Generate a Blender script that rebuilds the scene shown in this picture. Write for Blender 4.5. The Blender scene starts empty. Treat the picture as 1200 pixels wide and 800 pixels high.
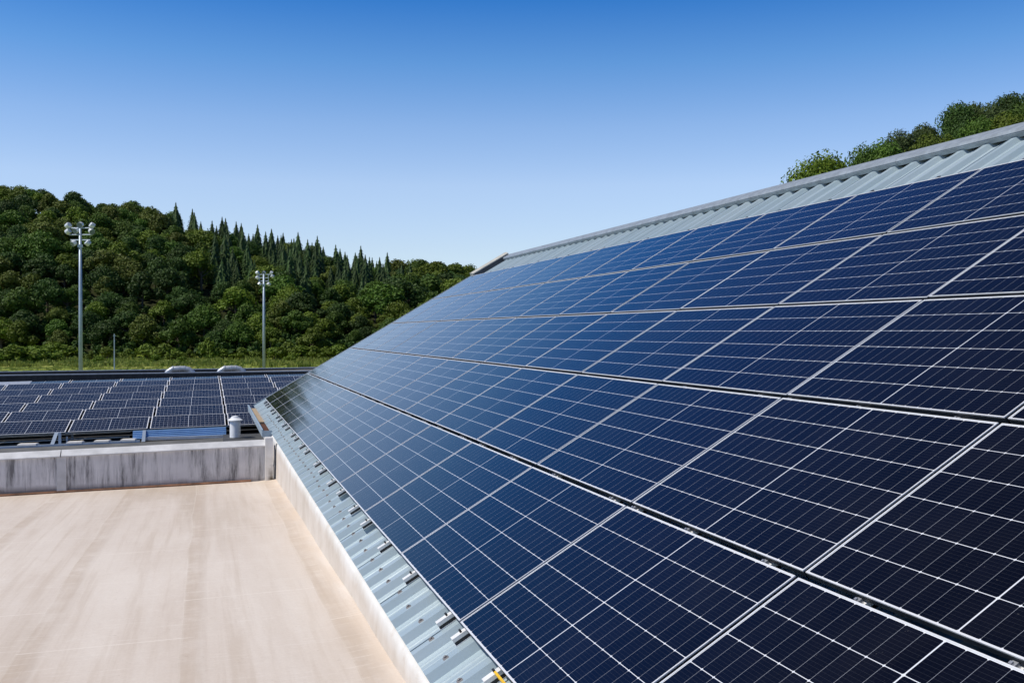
import bpy, bmesh, math, random
from mathutils import Vector, Matrix
R = math.radians
rnd = random.Random(7)
scene = bpy.context.scene
COL = scene.collection
H = 7.0                                   # eye height above the field

# ------------------------------------------------------------------ camera
YAW, PITCH = R(17.0227), R(0.5597)
FPX = 1168.7                              # focal length in pixels of a 1200 px wide picture
cam_d = bpy.data.cameras.new("camera")
cam_d.sensor_width = 36.0
cam_d.lens = FPX / 1200.0 * 36.0
cam_d.clip_start = 0.05
cam_d.clip_end = 12000
cam = bpy.data.objects.new("camera", cam_d)
COL.objects.link(cam)
cam.location = (0, 0, H)
cam.rotation_euler = (R(90) - PITCH, 0, -YAW)
scene.camera = cam

# ------------------------------------------------------------------ sky and sun
SUN_EL, SUN_AZ = R(55), R(-94)            # azimuth from +Y towards +X
world = bpy.data.worlds.new("World")
scene.world = world
world.use_nodes = True
wn = world.node_tree
wn.nodes.clear()
sky = wn.nodes.new('ShaderNodeTexSky')
sky.sky_type = 'NISHITA'
sky.sun_disc = False
sky.sun_elevation = SUN_EL
sky.sun_rotation = SUN_AZ
sky.altitude = 100
sky.air_density = 1.0
sky.dust_density = 0.1
sky.ozone_density = 1.5
bg = wn.nodes.new('ShaderNodeBackground')
bg.inputs['Strength'].default_value = 0.15
wo = wn.nodes.new('ShaderNodeOutputWorld')
# clear polarised-looking summer sky: deeper and bluer with height
geo_ = wn.nodes.new('ShaderNodeTexCoord'); sep_ = wn.nodes.new('ShaderNodeSeparateXYZ')
wn.links.new(geo_.outputs['Generated'], sep_.inputs[0])
grad = wn.nodes.new('ShaderNodeValToRGB'); wn.links.new(sep_.outputs[2], grad.inputs[0])
SKYTAB = [(0.0, (.66, .75, .95)), (.084, (.83, .82, .94)), (.144, (.93, .90, 1.0)), (.2, (.74, .83, 1.0)), (.258, (.42, .70, .98)), (.32, (.13, .49, .92)), (.45, (.07, .32, .76)), (.65, (.055, .16, .36)), (1.0, (.075, .15, .27))]
while len(grad.color_ramp.elements) < len(SKYTAB): grad.color_ramp.elements.new(0.5)
for e_, (p_, c_) in zip(grad.color_ramp.elements, SKYTAB):
    e_.position = p_; e_.color = (*c_, 1)
mul_ = wn.nodes.new('ShaderNodeMix'); mul_.data_type = 'RGBA'; mul_.blend_type = 'MULTIPLY'; mul_.inputs[0].default_value = 1
wn.links.new(sky.outputs[0], mul_.inputs[6]); wn.links.new(grad.outputs[0], mul_.inputs[7])
wn.links.new(mul_.outputs[2], bg.inputs[0])
wn.links.new(bg.outputs[0], wo.inputs[0])
sun_d = bpy.data.lights.new("sun", 'SUN')
sun_d.energy = 4.0
sun_d.angle = R(0.53)
sun_d.color = (1.0, 0.95, 0.87)
sun = bpy.data.objects.new("sun", sun_d)
COL.objects.link(sun)
sdir = Vector((math.sin(SUN_AZ) * math.cos(SUN_EL), math.cos(SUN_AZ) * math.cos(SUN_EL), math.sin(SUN_EL)))
sun.rotation_euler = sdir.to_track_quat('Z', 'Y').to_euler()
sun.location = (-40, 10, 60)
scene.view_settings.view_transform = 'Standard'
scene.view_settings.look = 'None'
scene.view_settings.exposure = 0.0
scene.view_settings.gamma = 1.0

# ------------------------------------------------------------------ helpers
def link(o):
    COL.objects.link(o)
    return o

def tag(o, label=None, cat=None, group=None, kind=None):
    if label: o['label'] = label
    if cat: o['category'] = cat
    if group: o['group'] = group
    if kind: o['kind'] = kind
    return o

def thing(name, label, cat, group=None, loc=(0, 0, 0)):
    o = link(bpy.data.objects.new(name, None))
    o.empty_display_size = 0.3
    o.location = loc
    return tag(o, label, cat, group)

def put(name, mb, mat, parent=None, smooth=False, local=False):
    """mesh object; mesh coordinates are world ones unless local"""
    me = mb.mesh(name, smooth)
    if mat: me.materials.append(mat)
    o = link(bpy.data.objects.new(name, me))
    if parent:
        o.parent = parent
        if not local:
            o.location = -Vector(world_loc(parent))
    return o

def world_loc(o):
    v = Vector(o.location)
    while o.parent:
        o = o.parent
        v += Vector(o.location)
    return v

class MB:
    def __init__(s): s.v, s.f = [], []
    def quad(s, *ps):
        n = len(s.v); s.v += [tuple(p) for p in ps]; s.f.append(tuple(range(n, n + len(ps)))); return s
    def box(s, a, b):
        (x0, y0, z0), (x1, y1, z1) = a, b
        return s.hexa([(x0,y0,z0),(x1,y0,z0),(x1,y1,z0),(x0,y1,z0),(x0,y0,z1),(x1,y0,z1),(x1,y1,z1),(x0,y1,z1)])
    def hexa(s, p):
        n = len(s.v); s.v += [tuple(q) for q in p]
        s.f += [tuple(n + i for i in q) for q in ((3,2,1,0),(4,5,6,7),(0,1,5,4),(1,2,6,5),(2,3,7,6),(3,0,4,7))]
        return s
    def prism(s, prof, a, b):
        """profile points are given by a function of the end: lists of 3D points prof(a), prof(b)"""
        A, B = [tuple(q) for q in prof(a)], [tuple(q) for q in prof(b)]
        n, k = len(s.v), len(A); s.v += A + B
        for i in range(k):
            j = (i + 1) % k
            s.f.append((n + i, n + j, n + k + j, n + k + i))
        s.f.append(tuple(n + i for i in reversed(range(k)))); s.f.append(tuple(n + k + i for i in range(k)))
        return s
    def tube(s, pts, rad, seg=12, cap=True):
        pts = [Vector(p) for p in pts]
        if not isinstance(rad, (list, tuple)): rad = [rad] * len(pts)
        n0 = len(s.v); prev = None
        for i, p in enumerate(pts):
            t = (pts[min(i + 1, len(pts) - 1)] - pts[max(i - 1, 0)]).normalized()
            if prev is None:
                u = t.orthogonal().normalized()
            else:
                u = (prev - t * prev.dot(t)).normalized()
            prev = u; w = t.cross(u)
            for k in range(seg):
                a = 2 * math.pi * k / seg
                s.v.append(tuple(p + (u * math.cos(a) + w * math.sin(a)) * rad[i]))
        for i in range(len(pts) - 1):
            for k in range(seg):
                a = n0 + i * seg + k; b = n0 + i * seg + (k + 1) % seg
                s.f.append((a, b, b + seg, a + seg))
        if cap:
            s.f.append(tuple(n0 + k for k in reversed(range(seg))))
            e = n0 + (len(pts) - 1) * seg
            s.f.append(tuple(e + k for k in range(seg)))
        return s
    def lathe(s, prof, c, seg=24):
        """prof: (radius, z) from bottom to top about a vertical axis at c"""
        n0 = len(s.v)
        for r, z in prof:
            for k in range(seg):
                a = 2 * math.pi * k / seg
                s.v.append((c[0] + r * math.cos(a), c[1] + r * math.sin(a), c[2] + z))
        for i in range(len(prof) - 1):
            for k in range(seg):
                a = n0 + i * seg + k; b = n0 + i * seg + (k + 1) % seg
                s.f.append((a, b, b + seg, a + seg))
        s.f.append(tuple(n0 + k for k in reversed(range(seg))))
        e = n0 + (len(prof) - 1) * seg
        s.f.append(tuple(e + k for k in range(seg)))
        return s
    def mesh(s, name, smooth=False):
        me = bpy.data.meshes.new(name)
        me.from_pydata(s.v, [], s.f)
        me.update()
        if smooth:
            me.polygons.foreach_set('use_smooth', [True] * len(me.polygons))
        return me

# ------------------------------------------------------------------ materials
class NT:
    def __init__(s, name):
        s.m = bpy.data.materials.new(name); s.m.use_nodes = True
        s.t = s.m.node_tree; s.t.nodes.clear()
        s.out = s.t.nodes.new('ShaderNodeOutputMaterial')
        s.b = s.t.nodes.new('ShaderNodeBsdfPrincipled')
        s.t.links.new(s.b.outputs[0], s.out.inputs[0])
    def n(s, typ, **kw):
        o = s.t.nodes.new(typ)
        for k, v in kw.items(): setattr(o, k, v)
        return o
    def put(s, sock, v):
        if v is None: return
        if hasattr(v, 'links') and hasattr(v, 'is_output'): s.t.links.new(v, sock)
        else:
            if isinstance(v, (tuple, list)) and len(v) == 3 and sock.type == 'RGBA': v = (*v, 1)
            sock.default_value = v
    def set(s, **kw):
        for k, v in kw.items(): s.put(s.b.inputs[k.replace('_', ' ')], v)
        return s
    def math(s, op, a, b=None, c=None, clamp=False):
        o = s.n('ShaderNodeMath', operation=op, use_clamp=clamp)
        s.put(o.inputs[0], a); s.put(o.inputs[1], b)
        if c is not None: s.put(o.inputs[2], c)
        return o.outputs[0]
    def coord(s, which='Object'):
        return s.n('ShaderNodeTexCoord').outputs[which]
    def geo(s, which='Position'):
        return s.n('ShaderNodeNewGeometry').outputs[which]
    def xyz(s, v):
        o = s.n('ShaderNodeSeparateXYZ'); s.put(o.inputs[0], v); return o.outputs
    def scale(s, v, sc):
        o = s.n('ShaderNodeVectorMath', operation='MULTIPLY'); s.put(o.inputs[0], v); o.inputs[1].default_value = sc; return o.outputs[0]
    def noise(s, v, scale, detail=4, rough=0.55, dist=0.0):
        o = s.n('ShaderNodeTexNoise'); s.put(o.inputs['Vector'], v)
        o.inputs['Scale'].default_value = scale; o.inputs['Detail'].default_value = detail
        o.inputs['Roughness'].default_value = rough; o.inputs['Distortion'].default_value = dist
        return o.outputs[0]
    def ramp(s, fac, *stops, interp='LINEAR'):
        o = s.n('ShaderNodeValToRGB'); s.put(o.inputs[0], fac); cr = o.color_ramp; cr.interpolation = interp
        while len(cr.elements) < len(stops): cr.elements.new(0.5)
        for e, (p, c) in zip(cr.elements, stops):
            e.position = p; e.color = (c, c, c, 1) if isinstance(c, (int, float)) else (*c, 1)
        return o.outputs[0]
    def mix(s, fac, a, b, blend='MIX'):
        o = s.n('ShaderNodeMix', data_type='RGBA', blend_type=blend)
        s.put(o.inputs[0], fac); s.put(o.inputs[6], a); s.put(o.inputs[7], b); return o.outputs[2]
    def bump(s, h, strength=0.3, dist=0.01):
        o = s.n('ShaderNodeBump'); o.inputs['Strength'].default_value = strength; o.inputs['Distance'].default_value = dist
        s.put(o.inputs['Height'], h); s.t.links.new(o.outputs[0], s.b.inputs['Normal'])
        return s

def plain(name, col, rough=0.5, metal=0.0, var=0.12, scale=6.0, spec=0.5):
    q = NT(name)
    p = q.geo()
    f = q.noise(p, scale, 5)
    d = tuple(c * (1 - var) for c in col); l = tuple(min(1, c * (1 + var)) for c in col)
    q.set(Base_Color=q.ramp(f, (0.3, d), (0.7, l)), Roughness=rough, Metallic=metal)
    q.b.inputs['Specular IOR Level'].default_value = spec
    return q.m

def mat_cells(name='solar_cells', gapw=0.0008, gapmix=0.5, stripw=0.0016, busmix=0.045, ior=1.46):
    q = NT(name)
    x, y, z = q.xyz(q.coord('Object'))
    ax = q.math('SUBTRACT', q.math('ABSOLUTE', x), 0.0030)
    u = q.math('DIVIDE', ax, 0.0942)
    v = q.math('DIVIDE', q.math('ADD', y, 0.567), 0.189)
    def near(t, pitch):                       # metres to the nearest grid line
        fr = q.math('FRACT', q.math('ADD', t, 0.5))
        return q.math('MULTIPLY', q.math('ABSOLUTE', q.math('SUBTRACT', fr, 0.5)), pitch)
    du, dv = near(u, 0.0942), near(v, 0.189)
    white = q.math('LESS_THAN', ax, 0.0)
    white = q.math('MAXIMUM', white, q.math('GREATER_THAN', u, 9.0))
    white = q.math('MAXIMUM', white, q.math('GREATER_THAN', q.math('ABSOLUTE', y), 0.567))
    white = q.math('MAXIMUM', white, q.math('LESS_THAN', dv, stripw))
    white = q.math('MAXIMUM', white, q.math('LESS_THAN', q.math('ADD', du, dv), 0.0070))
    gap = q.math('LESS_THAN', du, gapw)
    bus = q.math('LESS_THAN', near(q.math('MULTIPLY', v, 10.0), 0.0189), 0.00055)
    fing = q.math('LESS_THAN', near(q.math('MULTIPLY', u, 4.0), 0.02355), 0.0004)
    oi = q.n('ShaderNodeObjectInfo').outputs['Random']
    cu, cv = q.math('FLOOR', q.math('DIVIDE', x, 0.0942)), q.math('FLOOR', v)
    cb = q.n('ShaderNodeCombineXYZ'); q.put(cb.inputs[0], cu); q.put(cb.inputs[1], cv); q.put(cb.inputs[2], q.math('MULTIPLY', oi, 37.0))
    wn_ = q.n('ShaderNodeTexWhiteNoise', noise_dimensions='3D'); q.put(wn_.inputs[0], cb.outputs[0])
    cell = q.mix(wn_.outputs[0], (0.0026, 0.0026, 0.0044), (0.0042, 0.0043, 0.0072))
    cell = q.mix(q.math('MULTIPLY', bus, busmix), cell, (0.45, 0.47, 0.52))
    cell = q.mix(q.math('MULTIPLY', fing, 0.02), cell, (0.45, 0.47, 0.52))
    cell = q.mix(q.math('MULTIPLY', gap, gapmix), cell, (0.55, 0.58, 0.64))
    c = q.mix(white, cell, (0.72, 0.74, 0.77))
    p = q.geo()
    dust = q.noise(p, 2.3, 6, 0.65)
    speck = q.ramp(q.noise(p, 60, 2, 0.5), (0.73, 0.0), (0.79, 1.0))
    c = q.mix(q.math('MULTIPLY', q.ramp(dust, (0.45, 0.0), (0.8, 1.0)), 0.010), c, (0.40, 0.38, 0.35))
    c = q.mix(q.math('MULTIPLY', speck, 0.10), c, (0.45, 0.42, 0.38))
    q.set(Base_Color=c, Roughness=q.ramp(dust, (0.3, 0.055), (0.8, 0.11)))
    q.b.inputs['IOR'].default_value = ior
    return q.m

M = {}
M['cells'] = mat_cells()
M['cells_old'] = mat_cells('solar_cells_light_grid', 0.0020, 0.55, 0.0036, 0.03, 1.10)
M['frame'] = plain('anodised_frame', (0.74, 0.75, 0.76), 0.40, 0.15, 0.06)
M['white_frame'] = plain('pale_frame', (0.78, 0.78, 0.79), 0.5, 0.0, 0.05)
M['frame_shade'] = plain('frame_side_shade', (0.045, 0.05, 0.06), 0.5, 0.3)  # frames are silver all round; shade on their sides put into this colour
M['rail'] = plain('mill_aluminium', (0.80, 0.80, 0.78), 0.45, 0.1, 0.08, 20)
M['black_clip_web_shade'] = plain('black_clip_web_shade', (0.02, 0.02, 0.022), 0.5)
M['clamp'] = plain('clamp_steel', (0.55, 0.56, 0.58), 0.3, 0.6)

def mat_sheet():
    q = NT('roof_sheet')
    p = q.geo()
    st = q.noise(q.scale(p, (0.6, 9.0, 0.6)), 1.0, 5, 0.6)
    big = q.noise(p, 0.9, 4)
    c = q.ramp(st, (0.25, (0.32, 0.41, 0.45)), (0.75, (0.40, 0.485, 0.525)))
    c = q.mix(q.ramp(big, (0.45, 0.0), (0.75, 0.35)), c, (0.46, 0.52, 0.54))
    spots = q.ramp(q.noise(p, 34, 3, 0.6), (0.66, 0.0), (0.74, 1.0))
    c = q.mix(q.math('MULTIPLY', spots, 0.35), c, (0.24, 0.26, 0.25))
    q.set(Base_Color=c, Roughness=0.42, Metallic=0.15)
    q.bump(q.noise(p, 25, 3), 0.08, 0.01)
    return q.m
M['sheet'] = mat_sheet()
M['ridge'] = plain('ridge_flashing', (0.30, 0.34, 0.37), 0.5, 0.2, 0.2, 9)
M['verge_light'] = plain('verge_flashing', (0.52, 0.50, 0.43), 0.5, 0.1, 0.15)
M['gutter'] = plain('gutter_metal', (0.42, 0.50, 0.55), 0.4, 0.2, 0.12)
M['rust'] = plain('rusty_inside', (0.10, 0.035, 0.015), 0.9, 0.0, 0.5, 14)
M['litter'] = plain('dry_silt', (0.42, 0.32, 0.21), 0.95, 0.0, 0.25, 12)
M['screw'] = plain('screw_cap', (0.20, 0.19, 0.19), 0.6, 0.2, 0.3)
M['yellow'] = plain('yellow_lacquer', (0.80, 0.48, 0.01), 0.4)

def mat_membrane():
    q = NT('beige_membrane')
    p = q.geo()
    x, y, z = q.xyz(p)
    # lap seams of the sheets every 1.05 m, slightly wavy
    wob = q.math('MULTIPLY', q.math('SUBTRACT', q.noise(q.scale(p, (0.2, 0.35, 0)), 1.0, 2), 0.5), 0.12)
    sx = q.math('DIVIDE', q.math('ADD', q.math('ADD', x, wob), 20.13), 1.05)
    fr = q.math('FRACT', sx)
    idx = q.math('FLOOR', sx)
    wn_ = q.n('ShaderNodeTexWhiteNoise', noise_dimensions='1D'); q.put(wn_.inputs['W'], idx)
    strip = wn_.outputs[0]
    seam = q.ramp(fr, (0.0, 1.0), (0.008, 1.0), (0.016, 0.0), (1.0, 0.0))
    lap = q.ramp(fr, (0.0, 1.0), (0.10, 0.8), (0.17, 0.0), (1.0, 0.0))
    stain = q.noise(q.scale(p, (1.1, 0.16, 1)), 1.0, 6, 0.62, 0.4)
    mott = q.noise(p, 3.2, 6, 0.65)
    scuff = q.noise(q.scale(p, (1.5, 14.0, 1)), 1.6, 5, 0.6)
    c = q.ramp(stain, (0.30, (0.53, 0.445, 0.36)), (0.48, (0.65, 0.566, 0.485)), (0.66, (0.73, 0.655, 0.575)))
    c = q.mix(q.math('MULTIPLY', strip, 0.30), c, (0.68, 0.60, 0.52))
    c = q.mix(q.math('MULTIPLY', lap, q.math('MULTIPLY', q.ramp(mott, (0.35, 0.2), (0.65, 1.0)), 0.60)), c, (0.45, 0.345, 0.25))
    c = q.mix(q.math('MULTIPLY', seam, 0.30), c, (0.72, 0.66, 0.58))
    c = q.mix(q.math('MULTIPLY', q.ramp(mott, (0.5, 0.0), (0.75, 1.0)), 0.25), c, (0.70, 0.62, 0.54))
    c = q.mix(q.math('MULTIPLY', q.ramp(scuff, (0.56, 0.0), (0.70, 1.0)), 0.38), c, (0.78, 0.72, 0.65))
    lng = q.noise(q.scale(p, (7.0, 0.22, 1)), 1.3, 6, 0.65, 0.3)
    c = q.mix(q.math('MULTIPLY', q.ramp(lng, (0.50, 0.0), (0.70, 1.0)), 0.40), c, (0.50, 0.405, 0.315))
    c = q.mix(q.math('MULTIPLY', q.ramp(lng, (0.30, 1.0), (0.46, 0.0)), 0.35), c, (0.74, 0.675, 0.60))
    grit = q.noise(p, 45, 4, 0.7)
    c = q.mix(q.math('MULTIPLY', q.ramp(grit, (0.35, 1.0), (0.65, 0.0)), 0.16), c, (0.42, 0.34, 0.27))
    lines = q.math('LESS_THAN', q.math('FRACT', q.math('DIVIDE', q.math('ADD', y, q.math('MULTIPLY', strip, 3.1)), 3.7)), 0.006)
    c = q.mix(q.math('MULTIPLY', lines, 0.45), c, (0.78, 0.71, 0.63))
    pud = q.noise(q.scale(p, (0.5, 0.35, 1)), 1.0, 3, 0.5, 0.6)
    ringm = q.ramp(pud, (0.555, 0.0), (0.575, 1.0), (0.60, 0.0))
    c = q.mix(q.math('MULTIPLY', ringm, 0.06), c, (0.45, 0.36, 0.28))
    # silt washed against the upstand and across the low end
    edge = q.ramp(q.math('SUBTRACT', 1.13, x), (0.0, 1.0), (0.30, 0.3), (0.6, 0.0))
    c = q.mix(q.math('MULTIPLY', edge, q.math('MULTIPLY', q.ramp(q.noise(q.scale(p, (3, 0.7, 1)), 1.5, 5, 0.65), (0.35, 0.0), (0.65, 1.0)), 0.5)), c, (0.62, 0.49, 0.36))
    low = q.ramp(q.math('SUBTRACT', 17.2, y), (0.0, 1.0), (0.5, 0.5), (1.0, 0.0))
    c = q.mix(q.math('MULTIPLY', low, q.math('MULTIPLY', q.ramp(mott, (0.3, 0.0), (0.6, 1.0)), 0.45)), c, (0.52, 0.42, 0.33))
    dots = q.ramp(q.noise(p, 22, 3, 0.5), (0.70, 0.0), (0.74, 1.0))
    c = q.mix(q.math('MULTIPLY', dots, 0.25), c, (0.36, 0.27, 0.2))
    q.set(Base_Color=c, Roughness=0.85)
    q.b.inputs['Specular IOR Level'].default_value = 0.2
    h = q.math('ADD', q.math('MULTIPLY', lap, 0.5), q.math('ADD', q.math('MULTIPLY', q.noise(q.scale(p, (0.5, 2.2, 1)), 1.5, 4), 1.6), q.math('MULTIPLY', mott, 0.4)))
    q.bump(h, 0.35, 0.02)
    return q.m
M['membrane'] = mat_membrane()

def mat_kerb():
    q = NT('painted_upstand')
    p = q.geo()
    x, y, z = q.xyz(p)
    g = q.noise(q.scale(p, (2, 1.2, 1.2)), 1.6, 6, 0.65)
    run = q.noise(q.scale(p, (1, 3.2, 1.6)), 1.4, 6, 0.7)
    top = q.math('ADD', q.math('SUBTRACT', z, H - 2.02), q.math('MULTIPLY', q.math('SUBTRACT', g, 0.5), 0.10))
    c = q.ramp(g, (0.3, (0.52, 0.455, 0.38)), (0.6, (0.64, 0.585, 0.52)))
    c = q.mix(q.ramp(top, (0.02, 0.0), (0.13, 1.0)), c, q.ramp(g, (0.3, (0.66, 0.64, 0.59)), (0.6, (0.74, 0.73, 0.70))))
    c = q.mix(q.math('MULTIPLY', q.ramp(run, (0.5, 0.0), (0.75, 1.0)), 0.30), c, (0.54, 0.45, 0.36))
    c = q.mix(q.math('MULTIPLY', q.ramp(q.noise(p, 5, 5, 0.7), (0.6, 0.0), (0.75, 1.0)), 0.5), c, (0.45, 0.33, 0.22))
    q.set(Base_Color=c, Roughness=0.8)
    q.bump(g, 0.25, 0.015)
    return q.m
M['kerb'] = mat_kerb()
def mat_pilaster():
    q = NT('white_render')
    p = q.geo(); x, y, z = q.xyz(p)
    g = q.noise(p, 7, 6, 0.65)
    c = q.ramp(g, (0.3, (0.68, 0.66, 0.62)), (0.65, (0.80, 0.79, 0.77)))
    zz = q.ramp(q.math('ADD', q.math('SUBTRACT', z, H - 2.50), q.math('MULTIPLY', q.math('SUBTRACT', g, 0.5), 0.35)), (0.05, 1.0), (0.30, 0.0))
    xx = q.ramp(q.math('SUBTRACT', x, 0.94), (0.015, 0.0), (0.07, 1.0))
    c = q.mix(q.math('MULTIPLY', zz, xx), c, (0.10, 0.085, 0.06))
    q.set(Base_Color=c, Roughness=0.8)
    return q.m
M['pilaster'] = mat_pilaster()

def mat_greywall():
    q = NT('weathered_wall')
    p = q.geo(); x, y, z = q.xyz(p)
    run = q.noise(q.scale(p, (4.0, 1, 0.45)), 1.3, 8, 0.72, 0.25)
    fine = q.noise(q.scale(p, (30, 1, 1.6)), 1.0, 5, 0.65, 0.2)
    blot = q.noise(q.scale(p, (0.8, 1, 1.8)), 1.0, 5, 0.6)
    c = q.ramp(blot, (0.3, (0.52, 0.51, 0.52)), (0.7, (0.72, 0.71, 0.71)))
    hz = q.ramp(q.math('ADD', q.math('SUBTRACT', z, H - 2.55), q.math('MULTIPLY', q.math('SUBTRACT', blot, 0.5), 0.9)), (0.10, 0.0), (0.24, 1.0), (0.42, 1.0), (0.58, 0.0))
    streak = q.ramp(run, (0.38, 0.0), (0.60, 1.0))
    c = q.mix(q.math('MULTIPLY', q.math('MULTIPLY', streak, streak, hz), 0.92), c, (0.13, 0.127, 0.13))
    c = q.mix(q.math('MULTIPLY', q.ramp(fine, (0.52, 0.0), (0.66, 1.0)), 0.55), c, (0.78, 0.77, 0.76))
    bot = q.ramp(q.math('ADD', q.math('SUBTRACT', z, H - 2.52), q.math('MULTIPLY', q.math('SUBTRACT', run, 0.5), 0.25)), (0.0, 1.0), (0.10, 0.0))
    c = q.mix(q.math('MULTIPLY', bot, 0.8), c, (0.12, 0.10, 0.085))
    q.set(Base_Color=c, Roughness=0.85)
    q.bump(q.noise(p, 14, 5), 0.2, 0.01)
    return q.m
M['greywall'] = mat_greywall()
M['coping'] = plain('coping_sheet', (0.60, 0.60, 0.60), 0.7, 0, 0.18, 4)
M['batten'] = plain('rusty_batten', (0.20, 0.10, 0.055), 0.85, 0, 0.5, 5)
M['deck'] = plain('bitumen_deck', (0.13, 0.13, 0.125), 0.9, 0, 0.35, 1.6)
M['slab'] = plain('dark_slab', (0.055, 0.056, 0.058), 0.85, 0, 0.25, 5)
def mat_dark_parapet():
    q = NT('dark_parapet_sheet')
    p = q.geo()
    st = q.noise(q.scale(p, (6, 1, 0.5)), 1.2, 5, 0.6)
    q.set(Base_Color=q.ramp(st, (0.3, (0.018, 0.018, 0.020)), (0.75, (0.045, 0.044, 0.044))), Roughness=0.8)
    return q.m
M['dark_parapet'] = mat_dark_parapet()
M['parapet_edge'] = plain('parapet_edge', (0.22, 0.24, 0.27), 0.5, 0.3, 0.2)
M['galv'] = plain('galvanised_steel', (0.50, 0.53, 0.56), 0.38, 0.35, 0.15, 8)
M['pipe'] = plain('white_vent_pipe', (0.82, 0.83, 0.84), 0.45, 0.0, 0.08, 8)
M['bluesheet'] = plain('blue_deflector_sheet', (0.26, 0.44, 0.70), 0.25, 0.45, 0.10, 3)
M['strut'] = plain('strut_steel', (0.42, 0.50, 0.60), 0.4, 0.35, 0.1)
M['block'] = plain('white_block', (0.72, 0.70, 0.66), 0.8, 0, 0.12, 9)
M['wall_render'] = plain('rendered_wall', (0.55, 0.53, 0.49), 0.9, 0, 0.15, 1.2)
M['lamp_white'] = plain('lamp_housing', (0.66, 0.68, 0.70), 0.4, 0.2, 0.1, 3)
M['lamp_glass'] = plain('lamp_glass', (0.16, 0.20, 0.24), 0.12, 0.0, 0.1, 3)
M['mast'] = plain('mast_steel', (0.36, 0.43, 0.52), 0.45, 0.3, 0.1, 2)

# ------------------------------------------------------------------ frame of the pitched roof
SL = R(30.5436)
SA, CA = math.sin(SL), math.cos(SL)
O = Vector((1.32726, 5.31343, -1.58981 + H))
def rp(r, s, off):                         # r along the ridge, s up the slope, off above the panel tops
    return O + Vector((0, r, 0)) + Vector((CA, 0, SA)) * s + Vector((-SA, 0, CA)) * off
ROT = Matrix(((0, CA, -SA), (-1, 0, 0), (0, SA, CA)))
PX, PY = 1.742, 1.19
PW, PD, PT = 1.722, 1.152, 0.030

# ------------------------------------------------------------------ ground, one sheet to the horizon
cy_, sy_ = math.cos(YAW), math.sin(YAW)
def ld(x, y): return x * cy_ - y * sy_, x * sy_ + y * cy_        # lateral, depth seen from the camera
def xy(l, d): return l * cy_ + d * sy_, -l * sy_ + d * cy_
def lerp_table(t, tab):
    if t <= tab[0][0]: return tab[0][1]
    for (a, va), (b, vb) in zip(tab, tab[1:]):
        if t <= b:
            k = (t - a) / (b - a); return va + (vb - va) * k
    return tab[-1][1]
def sstep(a, b, t):
    k = min(1, max(0, (t - a) / (b - a))); return k * k * (3 - 2 * k)
RIDGE = [(-1200, 45), (-700, 72), (-420, 74), (-300, 66), (-221, 60), (-184, 55), (-147, 48), (-128, 41), (-110, 37), (-92, 34),
         (-73, 29), (-60, 25.5), (-44, 24.5), (-18, 23.5), (40, 20), (150, 10), (400, 6)]
def hill(l, d):
    base = lerp_table(l * 430.0 / max(d, 200.0), RIDGE)
    up = min(1.0, max(0.0, (d - 256.0) / 174.0))
    up = up * (1.0 + 0.25 * (1 - up))
    down = 1.0 - sstep(440, 900, d) * 0.8
    z = base * min(up, 1.0) * down
    # hill behind the pitched roof, on the right
    zr = (11.0 + 0.47 * max(0, l - 33)) * sstep(12, 40, l) * sstep(58, 128, d) if l > 12 else 0.0
    zr = min(zr, 75) * (1 - sstep(400, 900, d))
    return max(z, zr)
def ticks(stops):
    out = []
    for (a, b, st) in stops:
        t = a
        while t < b - 1e-6: out.append(t); t += st
    out.append(stops[-1][1]); return out
lt = ticks([(-5000, -1200, 400), (-1200, -400, 50), (-400, 200, 8), (200, 600, 25), (600, 5000, 400)])
dt = ticks([(-3000, -100, 300), (-100, 60, 20), (60, 480, 7), (480, 1000, 40), (1000, 7000, 500)])
mb = MB()
for d in dt:
    for l in lt:
        x, y = xy(l, d)
        j = rnd.uniform(-0.4, 0.4) if hill(l, d) > 3 else rnd.uniform(-0.05, 0.05)
        mb.v.append((x, y, hill(l, d) + j))
nl = len(lt)
for i in range(len(dt) - 1):
    for k in range(nl - 1):
        a = i * nl + k
        mb.f.append((a, a + 1, a + nl + 1, a + nl))
def mat_ground():
    q = NT('grass_ground')
    p = q.geo(); x, y, z = q.xyz(p)
    a = q.noise(q.scale(p, (0.02, 0.06, 0.02)), 1.0, 5, 0.6)
    b = q.noise(p, 0.5, 6, 0.7)
    c = q.ramp(a, (0.35, (0.14, 0.235, 0.03)), (0.5, (0.25, 0.30, 0.05)), (0.66, (0.40, 0.36, 0.12)))
    c = q.mix(q.ramp(b, (0.45, 0.0), (0.7, 0.6)), c, (0.055, 0.095, 0.018))
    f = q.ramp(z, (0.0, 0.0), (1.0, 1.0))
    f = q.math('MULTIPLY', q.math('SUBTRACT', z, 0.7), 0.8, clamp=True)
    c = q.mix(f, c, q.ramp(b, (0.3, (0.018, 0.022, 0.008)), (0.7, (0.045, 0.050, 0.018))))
    q.set(Base_Color=c, Roughness=0.95)
    q.b.inputs['Specular IOR Level'].default_value = 0.1
    q.bump(b, 0.6, 0.3)
    return q.m
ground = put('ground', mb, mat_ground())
tag(ground, kind='structure')

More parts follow.
